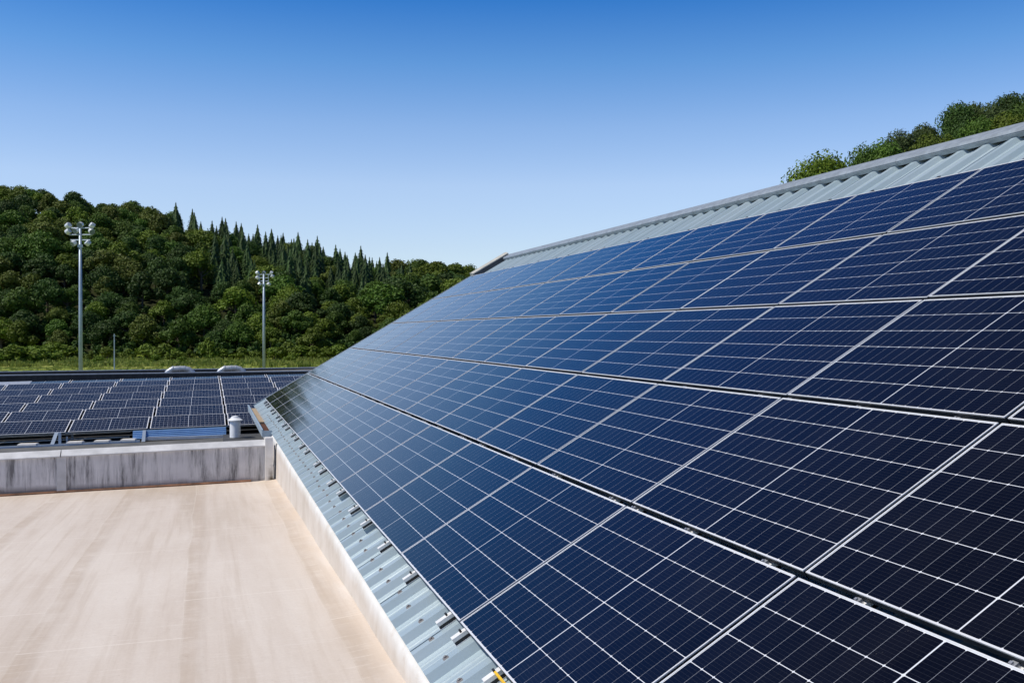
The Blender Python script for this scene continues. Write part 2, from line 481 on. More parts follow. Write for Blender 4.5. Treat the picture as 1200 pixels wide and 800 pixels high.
# ------------------------------------------------------------------ the pitched-roof building
bld = thing('gable_roof_building', 'long building with a pitched blue-grey ribbed metal roof carrying the big solar array', 'building')
R0, R1 = -8.0, 20.3
S0, S1 = -0.31, 6.99
PAN, RIB = -0.138, 0.047
prof = []                                  # (r, off) across the ribs
r = R0; k = 0
while r < R1:
    g = [(0.0, 0), (0.068, 0), (0.074, 0.006), (0.084, 0.006), (0.090, 0), (0.128, 0), (0.134, 0.006), (0.144, 0.006), (0.150, 0), (0.212, 0), (0.240, RIB), (0.312, RIB)]
    if k % 3 == 2: g[-1:] = [(0.300, RIB), (0.3005, RIB - 0.016), (0.3055, RIB - 0.016), (0.306, RIB + 0.004), (0.314, RIB)]
    for (a, h) in g:
        if r + a < R1: prof.append((r + a, PAN + h))
    r += 0.347; k += 1
prof.append((R1, PAN))
mb = MB()
NS = 8
for i in range(NS + 1):
    s = S0 + (S1 - S0) * i / NS
    for (rr, off) in prof:
        mb.v.append(tuple(rp(rr, s, off)))
n = len(prof)
for i in range(NS):
    for j in range(n - 1):
        a = i * n + j
        mb.f.append((a, a + n, a + n + 1, a + 1))
sheeting = put('roof_sheeting', mb, M['sheet'], bld)
apex = rp(0, 7.06, PAN)
def mirror(v): return Vector((2 * apex.x - v.x, v.y, v.z))
mb = MB()
for i in range(2):
    s = S0 + (S1 - S0) * i
    for (rr, off) in prof: mb.v.append(tuple(mirror(rp(rr, s, off))))
for j in range(n - 1): mb.f.append((j, j + 1, j + n + 1, j + n))
put('rear_roof_sheeting', mb, M['sheet'], bld)
# screws on the ribs near the eave
screw_me = None
rr = R0 + 0.276
cnt = 0
while rr < 16.5:
    if rr > -2.2 and cnt < 95:
        s = -0.17 + rnd.uniform(-0.012, 0.012)
        if screw_me is None:
            q = MB()
            q.hexa([(-.017,-.017,0),(.017,-.017,0),(.017,.017,0),(-.017,.017,0),(-.013,-.013,.005),(.013,-.013,.005),(.013,.013,.005),(-.013,.013,.005)])
            q.lathe([(.009,.005),(.009,.013),(.005,.015)], (0,0,0), 8)
            screw_me = q.mesh('roof_screw'); screw_me.materials.append(M['screw'])
        o = link(bpy.data.objects.new('roof_screw', screw_me))
        o.parent = sheeting
        o.matrix_local = Matrix.Translation(rp(rr, s, PAN + RIB)) @ ROT.to_4x4()
        cnt += 1
    rr += 0.347 if cnt % 4 else 0.347
# ridge cap
def ridge_prof(rr):
    a = [rp(rr, 6.905, PAN + RIB + 0.003), rp(rr, 6.885, PAN + RIB + 0.052), rp(rr, 6.915, PAN + RIB + 0.072), rp(rr, 7.06, PAN + RIB + 0.098)]
    b = [mirror(p) for p in reversed(a[:3])]
    top = Vector((apex.x, a[3].y, a[3].z))
    outer = a[:3] + [top] + b
    inner = [p + Vector((0, 0, -0.012)) + (Vector((0.006, 0, 0)) if p.x < apex.x else Vector((-0.006, 0, 0))) for p in outer]
    return outer + list(reversed(inner))
rc = MB()
rr = R0
while rr < R1 - 0.9:                       # cap pieces with a small lap every 2.4 m
    e = min(rr + 2.4, R1 - 0.9)
    rc.prism(ridge_prof, rr, e - 0.004); rr = e
put('ridge_cap', rc, M['ridge'], bld)
# raised verge flashing near the far end, only seen above the panels
vb = MB()
def vprof(s):
    return [rp(19.28, s, PAN), rp(19.28, s, 0.02), rp(19.40, s, 0.05), rp(19.55, s, 0.05), rp(19.55, s, PAN)]
vb.prism(lambda s: vprof(s), 6.0, 7.09)
put('verge_flashing', vb, M['verge_light'], bld)
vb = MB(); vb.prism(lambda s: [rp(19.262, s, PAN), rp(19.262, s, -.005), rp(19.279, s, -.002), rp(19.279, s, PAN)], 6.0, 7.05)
put('verge_side_shade', vb, M['frame_shade'], bld)  # thin strip added to paint shade on the flashing's near side
eb = MB()
eb.prism(lambda s: [rp(R1 - .03, s, PAN - .12), rp(R1 - .03, s, PAN + .055), rp(R1 + .02, s, PAN + .055), rp(R1 + .02, s, PAN - .12)], S0, 7.06)
put('barge_board', eb, M['ridge'], bld)
# walls below the roof
wb = MB()
e0 = rp(0, S0, PAN)
xw, zw = e0.x + 0.10, e0.z - 0.02
xe = 2 * apex.x - xw
yA, yB = O.y + R0 + 0.1, O.y + R1 - 0.1
wb.box((xw, yA, -1), (xw + 0.25, yB, zw)); wb.box((xe - 0.25, yA, -1), (xe, yB, zw))
for yy in (yA, yB - 0.25):
    wb.prism(lambda t: [(xw + .26, t, -1), (xe - .26, t, -1), (xe - .26, t, zw), (apex.x, t, apex.z - .08), (xw + .26, t, zw)], yy, yy + 0.25)
put('wall', wb, M['wall_render'], bld)
# box gutter over the lower roof
gt = MB()
gx0, gx1, gy0, gy1 = 0.955, 1.20, 18.55, 25.0
zt, zb = H - 1.785, H - 1.905
gt.box((gx0, gy0, zb), (gx0 + .012, gy1, zt)); gt.box((gx0 + .012, gy0 + .012, zb), (gx1, gy1, zb + .012))
gt.box((gx0 + .012, gy0, zb), (gx1 - .07, gy0 + .012, zt - .004))
gt.box((gx0 - .012, gy0, zt), (gx0 + .02, gy1, zt + .012))
gut = put('gutter', gt, M['gutter'], bld)
lt_ = MB(); lt_.box((gx0 + .014, gy0 + 2.3, zb + .013), (gx1 - .02, gy1 - .4, zb + .075))
put('silt_bed', lt_, M['litter'], gut, local=True)
lt_ = MB(); lt_.box((gx0 + .014, gy0 + .05, zb + .013), (gx1 - .02, gy0 + 2.3, zb + .03))
put('rusty_lining', lt_, M['rust'], gut, local=True)

# ------------------------------------------------------------------ flat beige roof in front, with its kerb
def zroof(x, y): return H - 1.845 - 0.0375 * y + 0.017 * (x - 1.1)
flat = thing('flat_roof_building', 'flat-roofed block with a worn beige membrane roof below the metal eave', 'building')
mb = MB()
NX, NY = 40, 60
for j in range(NY + 1):
    for i in range(NX + 1):
        x = -11 + (1.125 + 11) * i / NX; y = -6 + (17.15 + 6) * j / NY
        z = zroof(x, y) + 0.006 * math.sin(x * 2.1 + 0.7 * y) * math.sin(y * 0.9)
        ed = max(0, 1 - (1.125 - x) / 0.30); z += 0.03 * ed * ed
        mb.v.append((x, y, z))
for j in range(NY):
    for i in range(NX):
        a = j * (NX + 1) + i; mb.f.append((a, a + 1, a + NX + 2, a + NX + 1))
put('roof_membrane', mb, M['membrane'], flat, smooth=True)
kb = MB()
ztop = e0.z - 0.004
NK = 46
KP = lambda y: [(1.092, y, zroof(1.09, y) - .02), (1.100, y, min(zroof(1.1, y) + .05, ztop - .05)), (1.108, y, ztop - .05), (1.116, y, ztop - .016), (1.131, y, ztop - .003), (1.150, y, ztop + .001), (1.22, y, ztop - .006)]
for j in range(NK + 1):
    y = -6 + (18.5 + 6) * j / NK
    for (a, b, c) in KP(y): kb.v.append((a + rnd.uniform(-.003, .003), b, c + rnd.uniform(-.003, .002)))
for j in range(NK):
    for i in range(6):
        a = j * 7 + i; kb.f.append((a, a + 7, a + 8, a + 1))
put('roof_upstand', kb, M['kerb'], flat, smooth=True)
wb = MB()
wb.box((-10.98, -5.98, -1), (1.05, -5.75, zroof(-11, -6) - .1)); wb.box((-10.98, -5.7, -1), (-10.7, 17.1, zroof(-11, 17.2) - .1))
put('wall', wb, M['wall_render'], flat)
pl = MB()
pl.box((0.925, 17.02, zroof(1, 17.1) - .05), (1.048, 17.22, H - 1.765))
put('pilaster', pl, M['pilaster'], flat)
pl = MB()
pl.tube([(1.072, 17.08, H - 2.50), (1.072, 17.08, H - 2.18), (1.085, 17.12, H - 2.1), (1.085, 17.14, H - 1.9)], 0.011, 8)
pl.box((1.052, 17.05, H - 2.24), (1.088, 17.09, H - 2.22))
put('cable_conduit', pl, M['galv'], flat, smooth=True)

# ------------------------------------------------------------------ grey stained wall across the end of the flat roof
WY = 17.15
gw = thing('parapet_wall', 'streaky grey stained wall with a pale coping closing off the beige roof', 'wall')
def wz_top(x): return H - 1.806 + 0.021 * (x - .962)
def wz_bot(x): return zroof(x, WY) - 0.05
mb = MB()
for (xa, xb) in ((-11, -2.2), (-2.2, 0.924)):
    N = 20
    for i in range(N):
        a = xa + (xb - xa) * i / N; b = xa + (xb - xa) * (i + 1) / N
        mb.quad((a, WY, wz_bot(a)), (b, WY, wz_bot(b)), (b, WY, wz_top(b) - .10), (a, WY, wz_top(a) - .10))
mb.quad((-11, WY + .28, -1), (-11, WY + .28, wz_top(-11) - .1), (.924, WY + .28, wz_top(.924) - .1), (.924, WY + .28, -1))
put('wall_face', mb, M['greywall'], gw)
cp = MB()
cp.prism(lambda x: [(x, WY - .035, wz_top(x) - .105), (x, WY - .035, wz_top(x) - .088), (x, WY + .07, wz_top(x)), (x, WY + .26, wz_top(x) - .035), (x, WY + .26, wz_top(x) - .105)], -11, -2.22)
cp.prism(lambda x: [(x, WY - .035, wz_top(x) - .105), (x, WY - .035, wz_top(x) - .088), (x, WY + .07, wz_top(x)), (x, WY + .26, wz_top(x) - .035), (x, WY + .26, wz_top(x) - .105)], -2.205, .99)
put('coping', cp, M['coping'], gw)
js = MB()
js.prism(lambda z: [(-2.27, WY - .012, z), (-2.13, WY - .012, z), (-2.13, WY - .001, z), (-2.27, WY - .001, z)], wz_bot(-2.2), wz_top(-2.2) - .108)
put('joint_strip', js, M['coping'], gw)
bt = MB()
bt.prism(lambda x: [(x, WY - .05, zroof(x, WY) - .01), (x, WY - .05, zroof(x, WY) + .022), (x, WY - .002, zroof(x, WY) + .035), (x, WY - .002, zroof(x, WY) - .01)], -11, .70)
put('base_batten', bt, M['batten'], gw)

# ------------------------------------------------------------------ low roof beyond the wall
def zlow(x, y): return H - 2.535 + 0.026 * (y - 25) + 0.017 * (x - .46)
low = thing('low_roof_building', 'wide low building whose dark flat roof carries rows of tilted solar panels', 'building')
mb = MB()
NX, NY = 12, 20
for j in range(NY + 1):
    for i in range(NX + 1):
        x = -24 + 34 * i / NX; y = 17.44 + (56 - 17.44) * j / NY
        if y > 45: z = zlow(x, 45) - .02
        else: z = zlow(x, y)
        mb.v.append((x, y, z))
for j in range(NY):
    for i in range(NX):
        if -24 + 34 * (i + 1) / NX > 1.3 and 17.44 + (56 - 17.44) * j / NY < O.y + R1: 
            pass
        a = j * (NX + 1) + i; mb.f.append((a, a + 1, a + NX + 2, a + NX + 1))
put('roof_deck', mb, M['deck'], low)
wb = MB(); wb.box((-24, 55.7, -1), (10, 55.98, H - 2.5)); wb.box((-24, 17.5, -1), (-23.7, 55.6, H - 3.0))
put('wall', wb, M['wall_render'], low)
def dark_parapet(label, y, th, ztop, zb_):
    t = thing('dark_parapet', label, 'parapet wall', None)
    q = MB(); f = lambda x: [(x, y, zb_), (x, y, ztop + .003 * x), (x, y + th, ztop + .003 * x), (x, y + th, zb_)]
    q.prism(f, -24, 10); put('parapet_face', q, M['dark_parapet'], t)
    q = MB(); f = lambda x: [(x, y - .03, ztop + .003 * x + .002), (x, y - .03, ztop + .003 * x + .035), (x, y + th + .03, ztop + .003 * x + .045), (x, y + th + .03, ztop + .003 * x + .002)]
    q.prism(f, -24, 10); put('metal_edge', q, M['parapet_edge'], t)
    return t
dark_parapet('dark parapet right behind the last row of tilted panels', 44.5, .25, H - 1.765, H - 2.4)
dark_parapet('dark parapet beyond the two silvery ducts, nearest the field', 53.0, .25, H - 1.93, H - 2.6)

# two bent ventilation ducts between the parapets
for (xa, xb, lab) in ((-1.83, -0.54, 'silvery bent duct rising between the dark parapets, farther from the pitched roof'),
                      (0.44, 1.72, 'silvery bent duct rising between the dark parapets, closer to the pitched roof')):
    t = thing('roof_duct', lab, 'duct', 'bent ducts on the low roof')
    y = 48.0; q = MB(); pts = [(xa, y, H - 2.5), (xa, y, H - 1.95)]
    pts = [(xa - .02, y, H - 2.6), (xa + .02, y, H - 2.0), (xa + .14, y, H - 1.82), (xa + .34, y, H - 1.69), (xa + .60, y, H - 1.675),
           (xb - .45, y, H - 1.675), (xb - .25, y, H - 1.72), (xb - .08, y, H - 1.86), (xb, y, H - 2.05), (xb + .02, y, H - 2.6)]
    q.tube(pts, .115, 16); put('duct_tube', q, M['galv'], t, smooth=True)
    for px in (xa + .36, (xa + xb) / 2, xb - .42):
        q = MB(); q.tube([(px - .015, y, H - 1.682), (px + .015, y, H - 1.682)], .128, 16); put('duct_collar', q, M['galv'], t)

# white vent pipe with a cap, on a dark slab
vt = thing('vent_pipe', 'white vent pipe with a domed rain cap standing beside the gutter', 'vent pipe')
VX, VY = 0.612, 23.5
vz = H - 2.40
q = MB(); q.lathe([(.118, 0), (.118, .36), (.10, .38)], (VX, VY, vz), 28); put('pipe', q, M['pipe'], vt)
q = MB(); q.lathe([(.15, .375), (.165, .385), (.165, .40), (.12, .43), (.085, .45), (.08, .475), (.03, .49)], (VX, VY, vz), 28); put('rain_cap', q, M['pipe'], vt)
q = MB(); q.box((.36, 22.75, H - 2.62), (1.6, 24.35, H - 2.41)); sb = put('roof_slab', q, M['slab'])
tag(sb, 'dark raised roof slab under the white vent pipe', 'slab')

# ------------------------------------------------------------------ solar panels
def panel_meshes():
    w, d, t, e = PW / 2, PD / 2, PT, 0.0075
    def ring(z0, z1, i, e=e):
        f = MB(); W, D = w - i, d - i
        f.box((-W, -D, z0), (W, -D + e, z1)); f.box((-W, D - e, z0), (W, D, z1))
        f.box((-W, -D + e, z0), (-W + e, D - e, z1)); f.box((W - e, -D + e, z0), (W, D - e, z1))
        return f
    fm = ring(-.006, 0, 0).mesh('panel_frame'); fm.materials.append(M['frame'])
    wide = ring(-.006, .0005, 0, .019).mesh('wide_panel_frame'); wide.materials.append(M['white_frame'])
    sm = ring(-t, -.006, .0015).mesh('frame_side_shade'); sm.materials.append(M['frame_shade'])  # lower part of the silver frame, its shade painted dark
    g = MB(); g.hexa([(-w + e, -d + e, -.010), (w - e, -d + e, -.010), (w - e, d - e, -.010), (-w + e, d - e, -.010),
                      (-w + e, -d + e, -.0025), (w - e, -d + e, -.0025), (w - e, d - e, -.0025), (-w + e, d - e, -.0025)])
    gm = g.mesh('cell_sheet'); gm.materials.append(M['cells'])
    b = MB(); b.quad((-w + e, -d + e, -.012), (-w + e, d - e, -.012), (w - e, d - e, -.012), (w - e, -d + e, -.012))
    bm_ = b.mesh('back_sheet'); bm_.materials.append(M['frame_shade'])
    return fm, gm, bm_, sm, wide
FM, GM, BM_, SM, WIDE = panel_meshes()
def add_panel(mat4, label, group, cells=None):
    t = thing('solar_panel', label, 'solar panel', group)
    t.matrix_world = mat4
    for nm, me in (('panel_frame', FM), ('frame_side_shade', SM), ('cell_sheet', GM), ('back_sheet', BM_)):
        if cells and nm == 'panel_frame': me = WIDE
        o = link(bpy.data.objects.new(nm, me)); o.parent = t
        if cells and nm == 'cell_sheet':
            o.material_slots[0].link = 'OBJECT'; o.material_slots[0].material = cells
    return t
ORD = ['first', 'second', 'third', 'fourth', 'fifth', 'sixth', 'seventh', 'eighth', 'ninth', 'tenth', 'eleventh', 'twelfth', 'thirteenth', 'fourteenth', 'fifteenth']
ROWN = ['lowest row along the eave', 'second row up from the eave', 'middle row', 'row next to the top one', 'top row under the ridge']
K0, K1 = -3, 11
coltilt = {k: rnd.uniform(-.10, .10) for k in range(K0, K1)}
for k in range(K0, K1):
    for j in range(5):
        c = rp((k + .5) * PX, (j + .5) * PY - .02, rnd.uniform(-.0015, .0015))
        jit = Matrix.Rotation(R(rnd.gauss(0, .07)), 3, 'X') @ Matrix.Rotation(R(rnd.gauss(0, .07) + coltilt[k] * .6), 3, 'Y') @ Matrix.Rotation(R(rnd.gauss(0, .03)), 3, 'Z')
        n_ = K1 - 1 - k
        where = 'far gable end' 
        lab = 'solar panel in the %s, %s from the far end' % (ROWN[j], ORD[n_])
        add_panel(Matrix.Translation(c) @ (ROT @ jit).to_4x4(), lab, 'solar panels on the pitched roof')

# mounting rails running up the slope under them, with clamps in the gaps between rows
rail_r = [-4.6, -3.85, -2.86, -2.1, -1.44, -0.70, -0.03, 0.305, 1.35, 2.37, 3.33, 4.05, 5.05, 5.80, 6.74, 7.38, 8.73, 9.44, 10.48, 11.09, 12.25, 12.92, 14.02, 14.70, 15.77, 16.48, 17.61, 18.23, 18.95]
def rbox(mb_, r0, r1, s0, s1, o0, o1):
    mb_.hexa([rp(r1, s0, o0), rp(r0, s0, o0), rp(r0, s1, o0), rp(r1, s1, o0), rp(r1, s0, o1), rp(r0, s0, o1), rp(r0, s1, o1), rp(r1, s1, o1)])
for i, rr in enumerate(rail_r):
    nfar = len(rail_r) - 1 - i
    lab = 'aluminium mounting rail whose white end sticks out below the panels, number %d counted from the far end' % (nfar + 1)
    lab = 'aluminium rail with its end showing at the eave, %s from the far end' % (ORD[nfar] if nfar < 15 else ORD[i] .replace('first','nearest') + ' rail, counted from the near end, not')
    if nfar >= 15:
        lab = 'aluminium rail with its end showing at the eave, %s from the near end' % ORD[i]
    t = thing('mounting_rail', lab, 'mounting rail', 'mounting rails under the roof panels')
    w = .022; z1, z0 = -.042, -.091
    q = MB()
    s_end = -.092 + rnd.uniform(-.012, .012)
    rbox(q, rr - w, rr + w, s_end, 6.02, z1 - .022, z1); pass
    rbox(q, rr - w, rr + w, s_end, 6.02, z0, z0 + .006)
    put('rail_profile', q, M['rail'], t)
    q = MB(); rbox(q, rr - .016, rr + .016, s_end + .003, 6.015, z0 + .006, z1 - .022); put('rail_web_shade', q, M['black_clip_web_shade'], t)  # web coloured black to paint the shade inside the open channel
    q = MB(); rbox(q, rr - .011, rr + .011, -.034, -.022, z1, z1 + .016)
    put('end_clamp', q, M['black_clip_web_shade'], t)
    for j in range(1, 5):
        q = MB(); s = j * PY - .02
        rbox(q, rr - .012, rr + .012, s - .017, s + .017, -.045, -.022); rbox(q, rr - .006, rr + .006, s - .006, s + .006, -.022, -.012)
        put('mid_clamp', q, M['clamp'], t)
    q = MB(); rbox(q, rr - .017, rr + .017, 5.935, 5.985, z1, z1 + .03); put('end_clamp', q, M['black_clip_web_shade'], t)
# thin yellow strip under the nearest panel edge
q = MB(); rbox(q, -1.55, -.72, -.034, -.022, -.055, -.030)
tag(put('yellow_strip', q, M['yellow']), 'thin yellow strip lying under the panel edge at the eave', 'strip')

# ------------------------------------------------------------------ tilted panels on the low roof
TILT = R(9.5)
ax0 = .46                                   # a table joint lies on this line in every row
UW = 1.78
NROW = 7
y_row = lambda k: 25.0 + 2.46 * k
z_row = lambda k: H - 2.25 + .067 * k
cols = list(range(-9, 3))
for k in range(NROW):
    tl = TILT if k < NROW - 1 else R(6)
    for c in cols:
        xc = ax0 + UW * (c + .5) - .0
        if xc > 4.5: continue
        z = z_row(k) + .017 * (xc - ax0)
        ctr = Vector((xc, y_row(k) + math.cos(tl) * PD / 2, z + math.sin(tl) * PD / 2))
        m = Matrix.Rotation(-math.atan(.017), 3, 'Y') @ Matrix.Rotation(tl + R(rnd.gauss(0, .25)), 3, 'X') @ Matrix.Rotation(R(rnd.gauss(0, .15)), 3, 'Y')
        lab = 'low-roof solar panel, %s row past the grey wall, %s leftwards from the vent pipe' % (ORD[k], ORD[-c - 1] if c < 0 else '')
        if c >= 0:
            lab = 'low-roof solar panel, %s row past the grey wall, %s behind the gutter' % (ORD[k], ORD[c])
        add_panel(Matrix.Translation(ctr) @ m.to_4x4(), lab, 'tilted solar panels on the low roof', M['cells_old'])
# racks under each row
for k in range(NROW):
    t = thing('panel_rack', 'steel rack carrying the %s row of tilted panels from the grey wall' % ORD[k], 'panel rack', 'racks on the low roof')
    x0, x1 = ax0 + UW * cols[0], ax0 + UW * 2.4
    zz = lambda x: z_row(k) + .017 * (x - ax0)
    q = MB(); yb = y_row(k) + math.cos(TILT) * PD - .03
    q.prism(lambda x: [(x, yb + .12, zlow(x, yb) + .01), (x, yb, zz(x) + math.sin(TILT) * PD - .06), (x, yb + .004, zz(x) + math.sin(TILT) * PD - .06), (x, yb + .124, zlow(x, yb) + .01)], x0, x1)
    put('rear_plate', q, M['frame_shade'], t)
    for (nm, dy, up) in (('front_rail', .25, -.03), ('rear_rail', 1.0, .09)):
        q = MB(); q.prism(lambda x: [(x, y_row(k) + dy, zz(x) + up), (x, y_row(k) + dy + .05, zz(x) + up), (x, y_row(k) + dy + .05, zz(x) + up - .04), (x, y_row(k) + dy, zz(x) + up - .04)], x0, x1)
        put(nm, q, M['strut'], t)
    for c in range(-9, 3):
        if k == 0 and c > -2: continue
        xs = ax0 + UW * c - (.42 if k else 0.0)
        q = MB(); q.box((xs - .025, y_row(k) + 1.0, zlow(xs, y_row(k) + 1)), (xs + .025, y_row(k) + 1.05, zz(xs) + .048)); put('rear_post', q, M['strut'], t)
        q = MB(); q.box((xs - .02, y_row(k) + .07, zlow(xs, y_row(k))), (xs + .02, y_row(k) + .11, zz(xs) - .112)); put('front_post', q, M['strut'], t)
# the front of the first row: struts, low channel with white blocks, blue deflector
Y1 = 24.75
for (xs, lab) in ((-3.36, 'pale steel strut leaning under the front panels at the open dark gap'), (-1.41, 'pale steel strut standing at the end of the blue deflector sheet')):
    q = MB(); q.hexa([(xs - .05, Y1 - .02, H - 2.56), (xs + .03, Y1 - .02, H - 2.56), (xs + .03, Y1 + .02, H - 2.56), (xs - .05, Y1 + .02, H - 2.56),
                      (xs + (.02 if xs < -2 else -.03), Y1 + .16, H - 2.31), (xs + (.10 if xs < -2 else .04), Y1 + .16, H - 2.31), (xs + (.10 if xs < -2 else .04), Y1 + .20, H - 2.31), (xs + (.02 if xs < -2 else -.03), Y1 + .20, H - 2.31)])
    if xs < -2: q.box((xs + .11, Y1 + .06, H - 2.55), (xs + .17, Y1 + .10, H - 2.30))
    tag(put('support_strut', q, M['strut']), lab, 'strut', 'struts under the front panel row')
q = MB(); q.prism(lambda x: [(x, Y1 - .02, zlow(x, Y1) + .002), (x, Y1 - .02, zlow(x, Y1) + .045), (x, Y1 + .08, zlow(x, Y1) + .045), (x, Y1 + .08, zlow(x, Y1) + .002)], -9, -1.5)
tag(put('ballast_channel', q, M['strut']), 'long blue-grey steel channel lying behind the grey wall under the white blocks', 'steel channel')
for i, (xa, xb) in enumerate(((-4.10, -3.70), (-3.08, -2.74), (-2.50, -2.17), (-1.93, -1.60))):
    z = zlow(xa, Y1) + .047
    q = MB(); q.hexa([(xa, Y1 - .03, z), (xb, Y1 - .03, z), (xb + .05, Y1 + .14, z), (xa + .05, Y1 + .14, z), (xa + .02, Y1 - .02, z + .04), (xb - .01, Y1 - .02, z + .04), (xb + .03, Y1 + .13, z + .045), (xa + .06, Y1 + .13, z + .045)])
    tag(put('ballast_block', q, M['block']), 'flat white block on the steel channel, %s from the blue deflector sheet' % ORD[3 - i], 'ballast block', 'white blocks on the channel')
def deflector(xa, xb, y, label):
    N = 10; q = MB()
    for i in range(N + 1):
        f = i / N; yy = y + .10 * f - (.022 if i % 2 else 0.0)
        for x in (xa, xb): q.v.append((x, yy, zlow(x, 25) + .055 + f * .195))
    for i in range(N): q.f.append((2 * i, 2 * i + 1, 2 * i + 3, 2 * i + 2))
    d = thing('wind_deflector', label, 'deflector')
    o = put('corrugated_sheet', q, M['bluesheet'], d)
    sd = o.modifiers.new('thickness', 'SOLIDIFY'); sd.thickness = .003
    q = MB(); q.box((xa + .25, y - .035, zlow(xa, 25) + .03), (xb, y + .03, zlow(xb, 25) + .062)); put('bottom_flange', q, M['coping'], d)
deflector(-1.66, .44, 24.86, 'blue corrugated deflector sheet below the front panel row by the vent pipe')
for (yy, up) in ((25.45, .16), (25.25, .07)):
    q = MB(); q.prism(lambda x: [(x, yy, zlow(x, yy) + up), (x, yy + .03, zlow(x, yy) + up), (x, yy + .03, zlow(x, yy) + up + .016), (x, yy, zlow(x, yy) + up + .016)], -9, -1.75)
    tag(put('cross_rail', q, M['rail']), 'thin grey rail in the dark gap under the front panels, %s one' % ('upper' if up > .1 else 'lower'), 'rail', 'rails in the gap under the front panels')
# loose pale sheet by the last rows at the left
q = MB(); q.hexa([(-7.5, 39.3, H - 1.98), (-6.15, 39.3, H - 1.955), (-6.1, 39.95, H - 1.83), (-7.45, 39.95, H - 1.855), (-7.5, 39.3, H - 1.96), (-6.15, 39.3, H - 1.935), (-6.1, 39.95, H - 1.80), (-7.45, 39.95, H - 1.825)])
tag(put('metal_sheet', q, M['galv']), 'pale metal sheet lying among the farthest panel rows at the left', 'metal sheet')

# ------------------------------------------------------------------ floodlight masts
def at_px(u, y, d):                         # a real place from a bearing and a distance (used once to survey the site)
    l = (u - 600) / FPX * d
    x, yy = xy(l, d)
    return Vector((x, yy, H - (y - 388.6) / FPX * d))
def drum(t, c, aim, rad, dep):
    aim = Vector(aim).normalized(); c = Vector(c)
    b = MB(); b.tube([c - aim * dep, c - aim * dep * .92, c - aim * dep * .6, c, c + aim * .02], [rad * .80, rad * .92, rad, rad, rad], 16)
    o = put('floodlight', b, M['lamp_white'], t, smooth=False)
    g = MB(); g.tube([c + aim * .021, c + aim * .03], rad * .93, 16)
    put('lens', g, M['lamp_glass'], o, local=True)
right = Vector((cy_, -sy_, 0)); fwd = Vector((sy_, cy_, 0)); up = Vector((0, 0, 1))
def mast(u, ytop, d, sc, style, label):
    top = at_px(u, ytop, d); base = Vector((top.x, top.y, 0))
    t = thing('floodlight_mast', label, 'floodlight mast', 'sports-field floodlight masts', base)
    q = MB(); q.tube([base, base + up * (top.z * .5), top], [.21 * sc, .18 * sc, .13 * sc], 14); put('pole', q, M['mast'], t, smooth=True)
    q = MB(); q.lathe([(.38, 0), (.38, .08), (.28, .12)], base, 14); put('base_plate', q, M['mast'], t)
    def P(a, b, c=0): return top + right * a + up * b + fwd * c
    if style == 0:
        bars = [((-1.3, .05), (1.3, .05)), ((-1.1, -.62), (1.2, -.62)), ((-.95, -1.15), (1.0, -1.15))]
        lamps = [((-1.35, .22), (-.75, -.45, .4)), ((-1.38, -.38), (-.75, -.5, .2)), ((0, .32), (.0, -.3, -1)), ((-.5, -.25), (-.3, -.35, -.8)),
                 ((1.3, .22), (.65, -.5, .55)), ((1.25, -.35), (.6, -.4, -.6)), ((-.75, -1.55), (-.5, -.5, -.7)), ((.85, -1.55), (.6, -.55, .5))]
    else:
        bars = [((-.75, -.1), (1.1, -.1)), ((-.75, -.62), (.75, -.62)), ((-.75, -1.15), (.75, -1.15))]
        lamps = [((-1.2, .12), (-.8, -.4, .2)), ((-1.15, -.65), (-.7, -.5, .3)), ((0, .12), (0, -.25, -1)), ((1.35, .1), (.8, -.4, .2)), ((1.5, -.45), (.7, -.5, .4)), ((-.75, -1.75), (-.4, -.7, -.3)), ((.85, -1.75), (.4, -.6, .5))]
    for (a, b) in bars:
        q = MB(); q.tube([P(a[0], a[1]), P(b[0], b[1])], .065, 8); put('crossarm', q, M['mast'], t)
    if style == 1:
        for a in (-.75, .75):
            q = MB(); q.tube([P(a, .0), P(a, -1.2)], .06, 8); put('cage_upright', q, M['mast'], t)
    for (p, aim) in lamps:
        a = right * aim[0] + up * aim[1] + fwd * aim[2]
        drum(t, P(p[0], p[1], .12 * (1 if aim[2] > 0 else -1)), a, .29, .40)
    q = MB(); q.box((top.x - .22, top.y - .22, top.z - 1.9), (top.x + .22, top.y + .22, top.z - 1.6)); put('control_box', q, M['mast'], t)
mast(94.5, 268, 100, 1.0, 0, 'taller floodlight mast, standing nearer, its eight lamps against the wooded hill')
mast(309.3, 321, 160, 1.15, 1, 'smaller-looking farther floodlight mast with a caged lamp head before the conifers')
pt = at_px(134, 391, 150)
q = MB(); q.tube([(pt.x, pt.y, 0), (pt.x, pt.y, pt.z)], [.10, .07], 10)
q.box((pt.x - .2, pt.y - .06, pt.z - .35), (pt.x + .2, pt.y + .06, pt.z - .25))
tag(put('grey_post', q, M['mast']), 'slim grey post at the foot of the woods beside the taller mast', 'post')

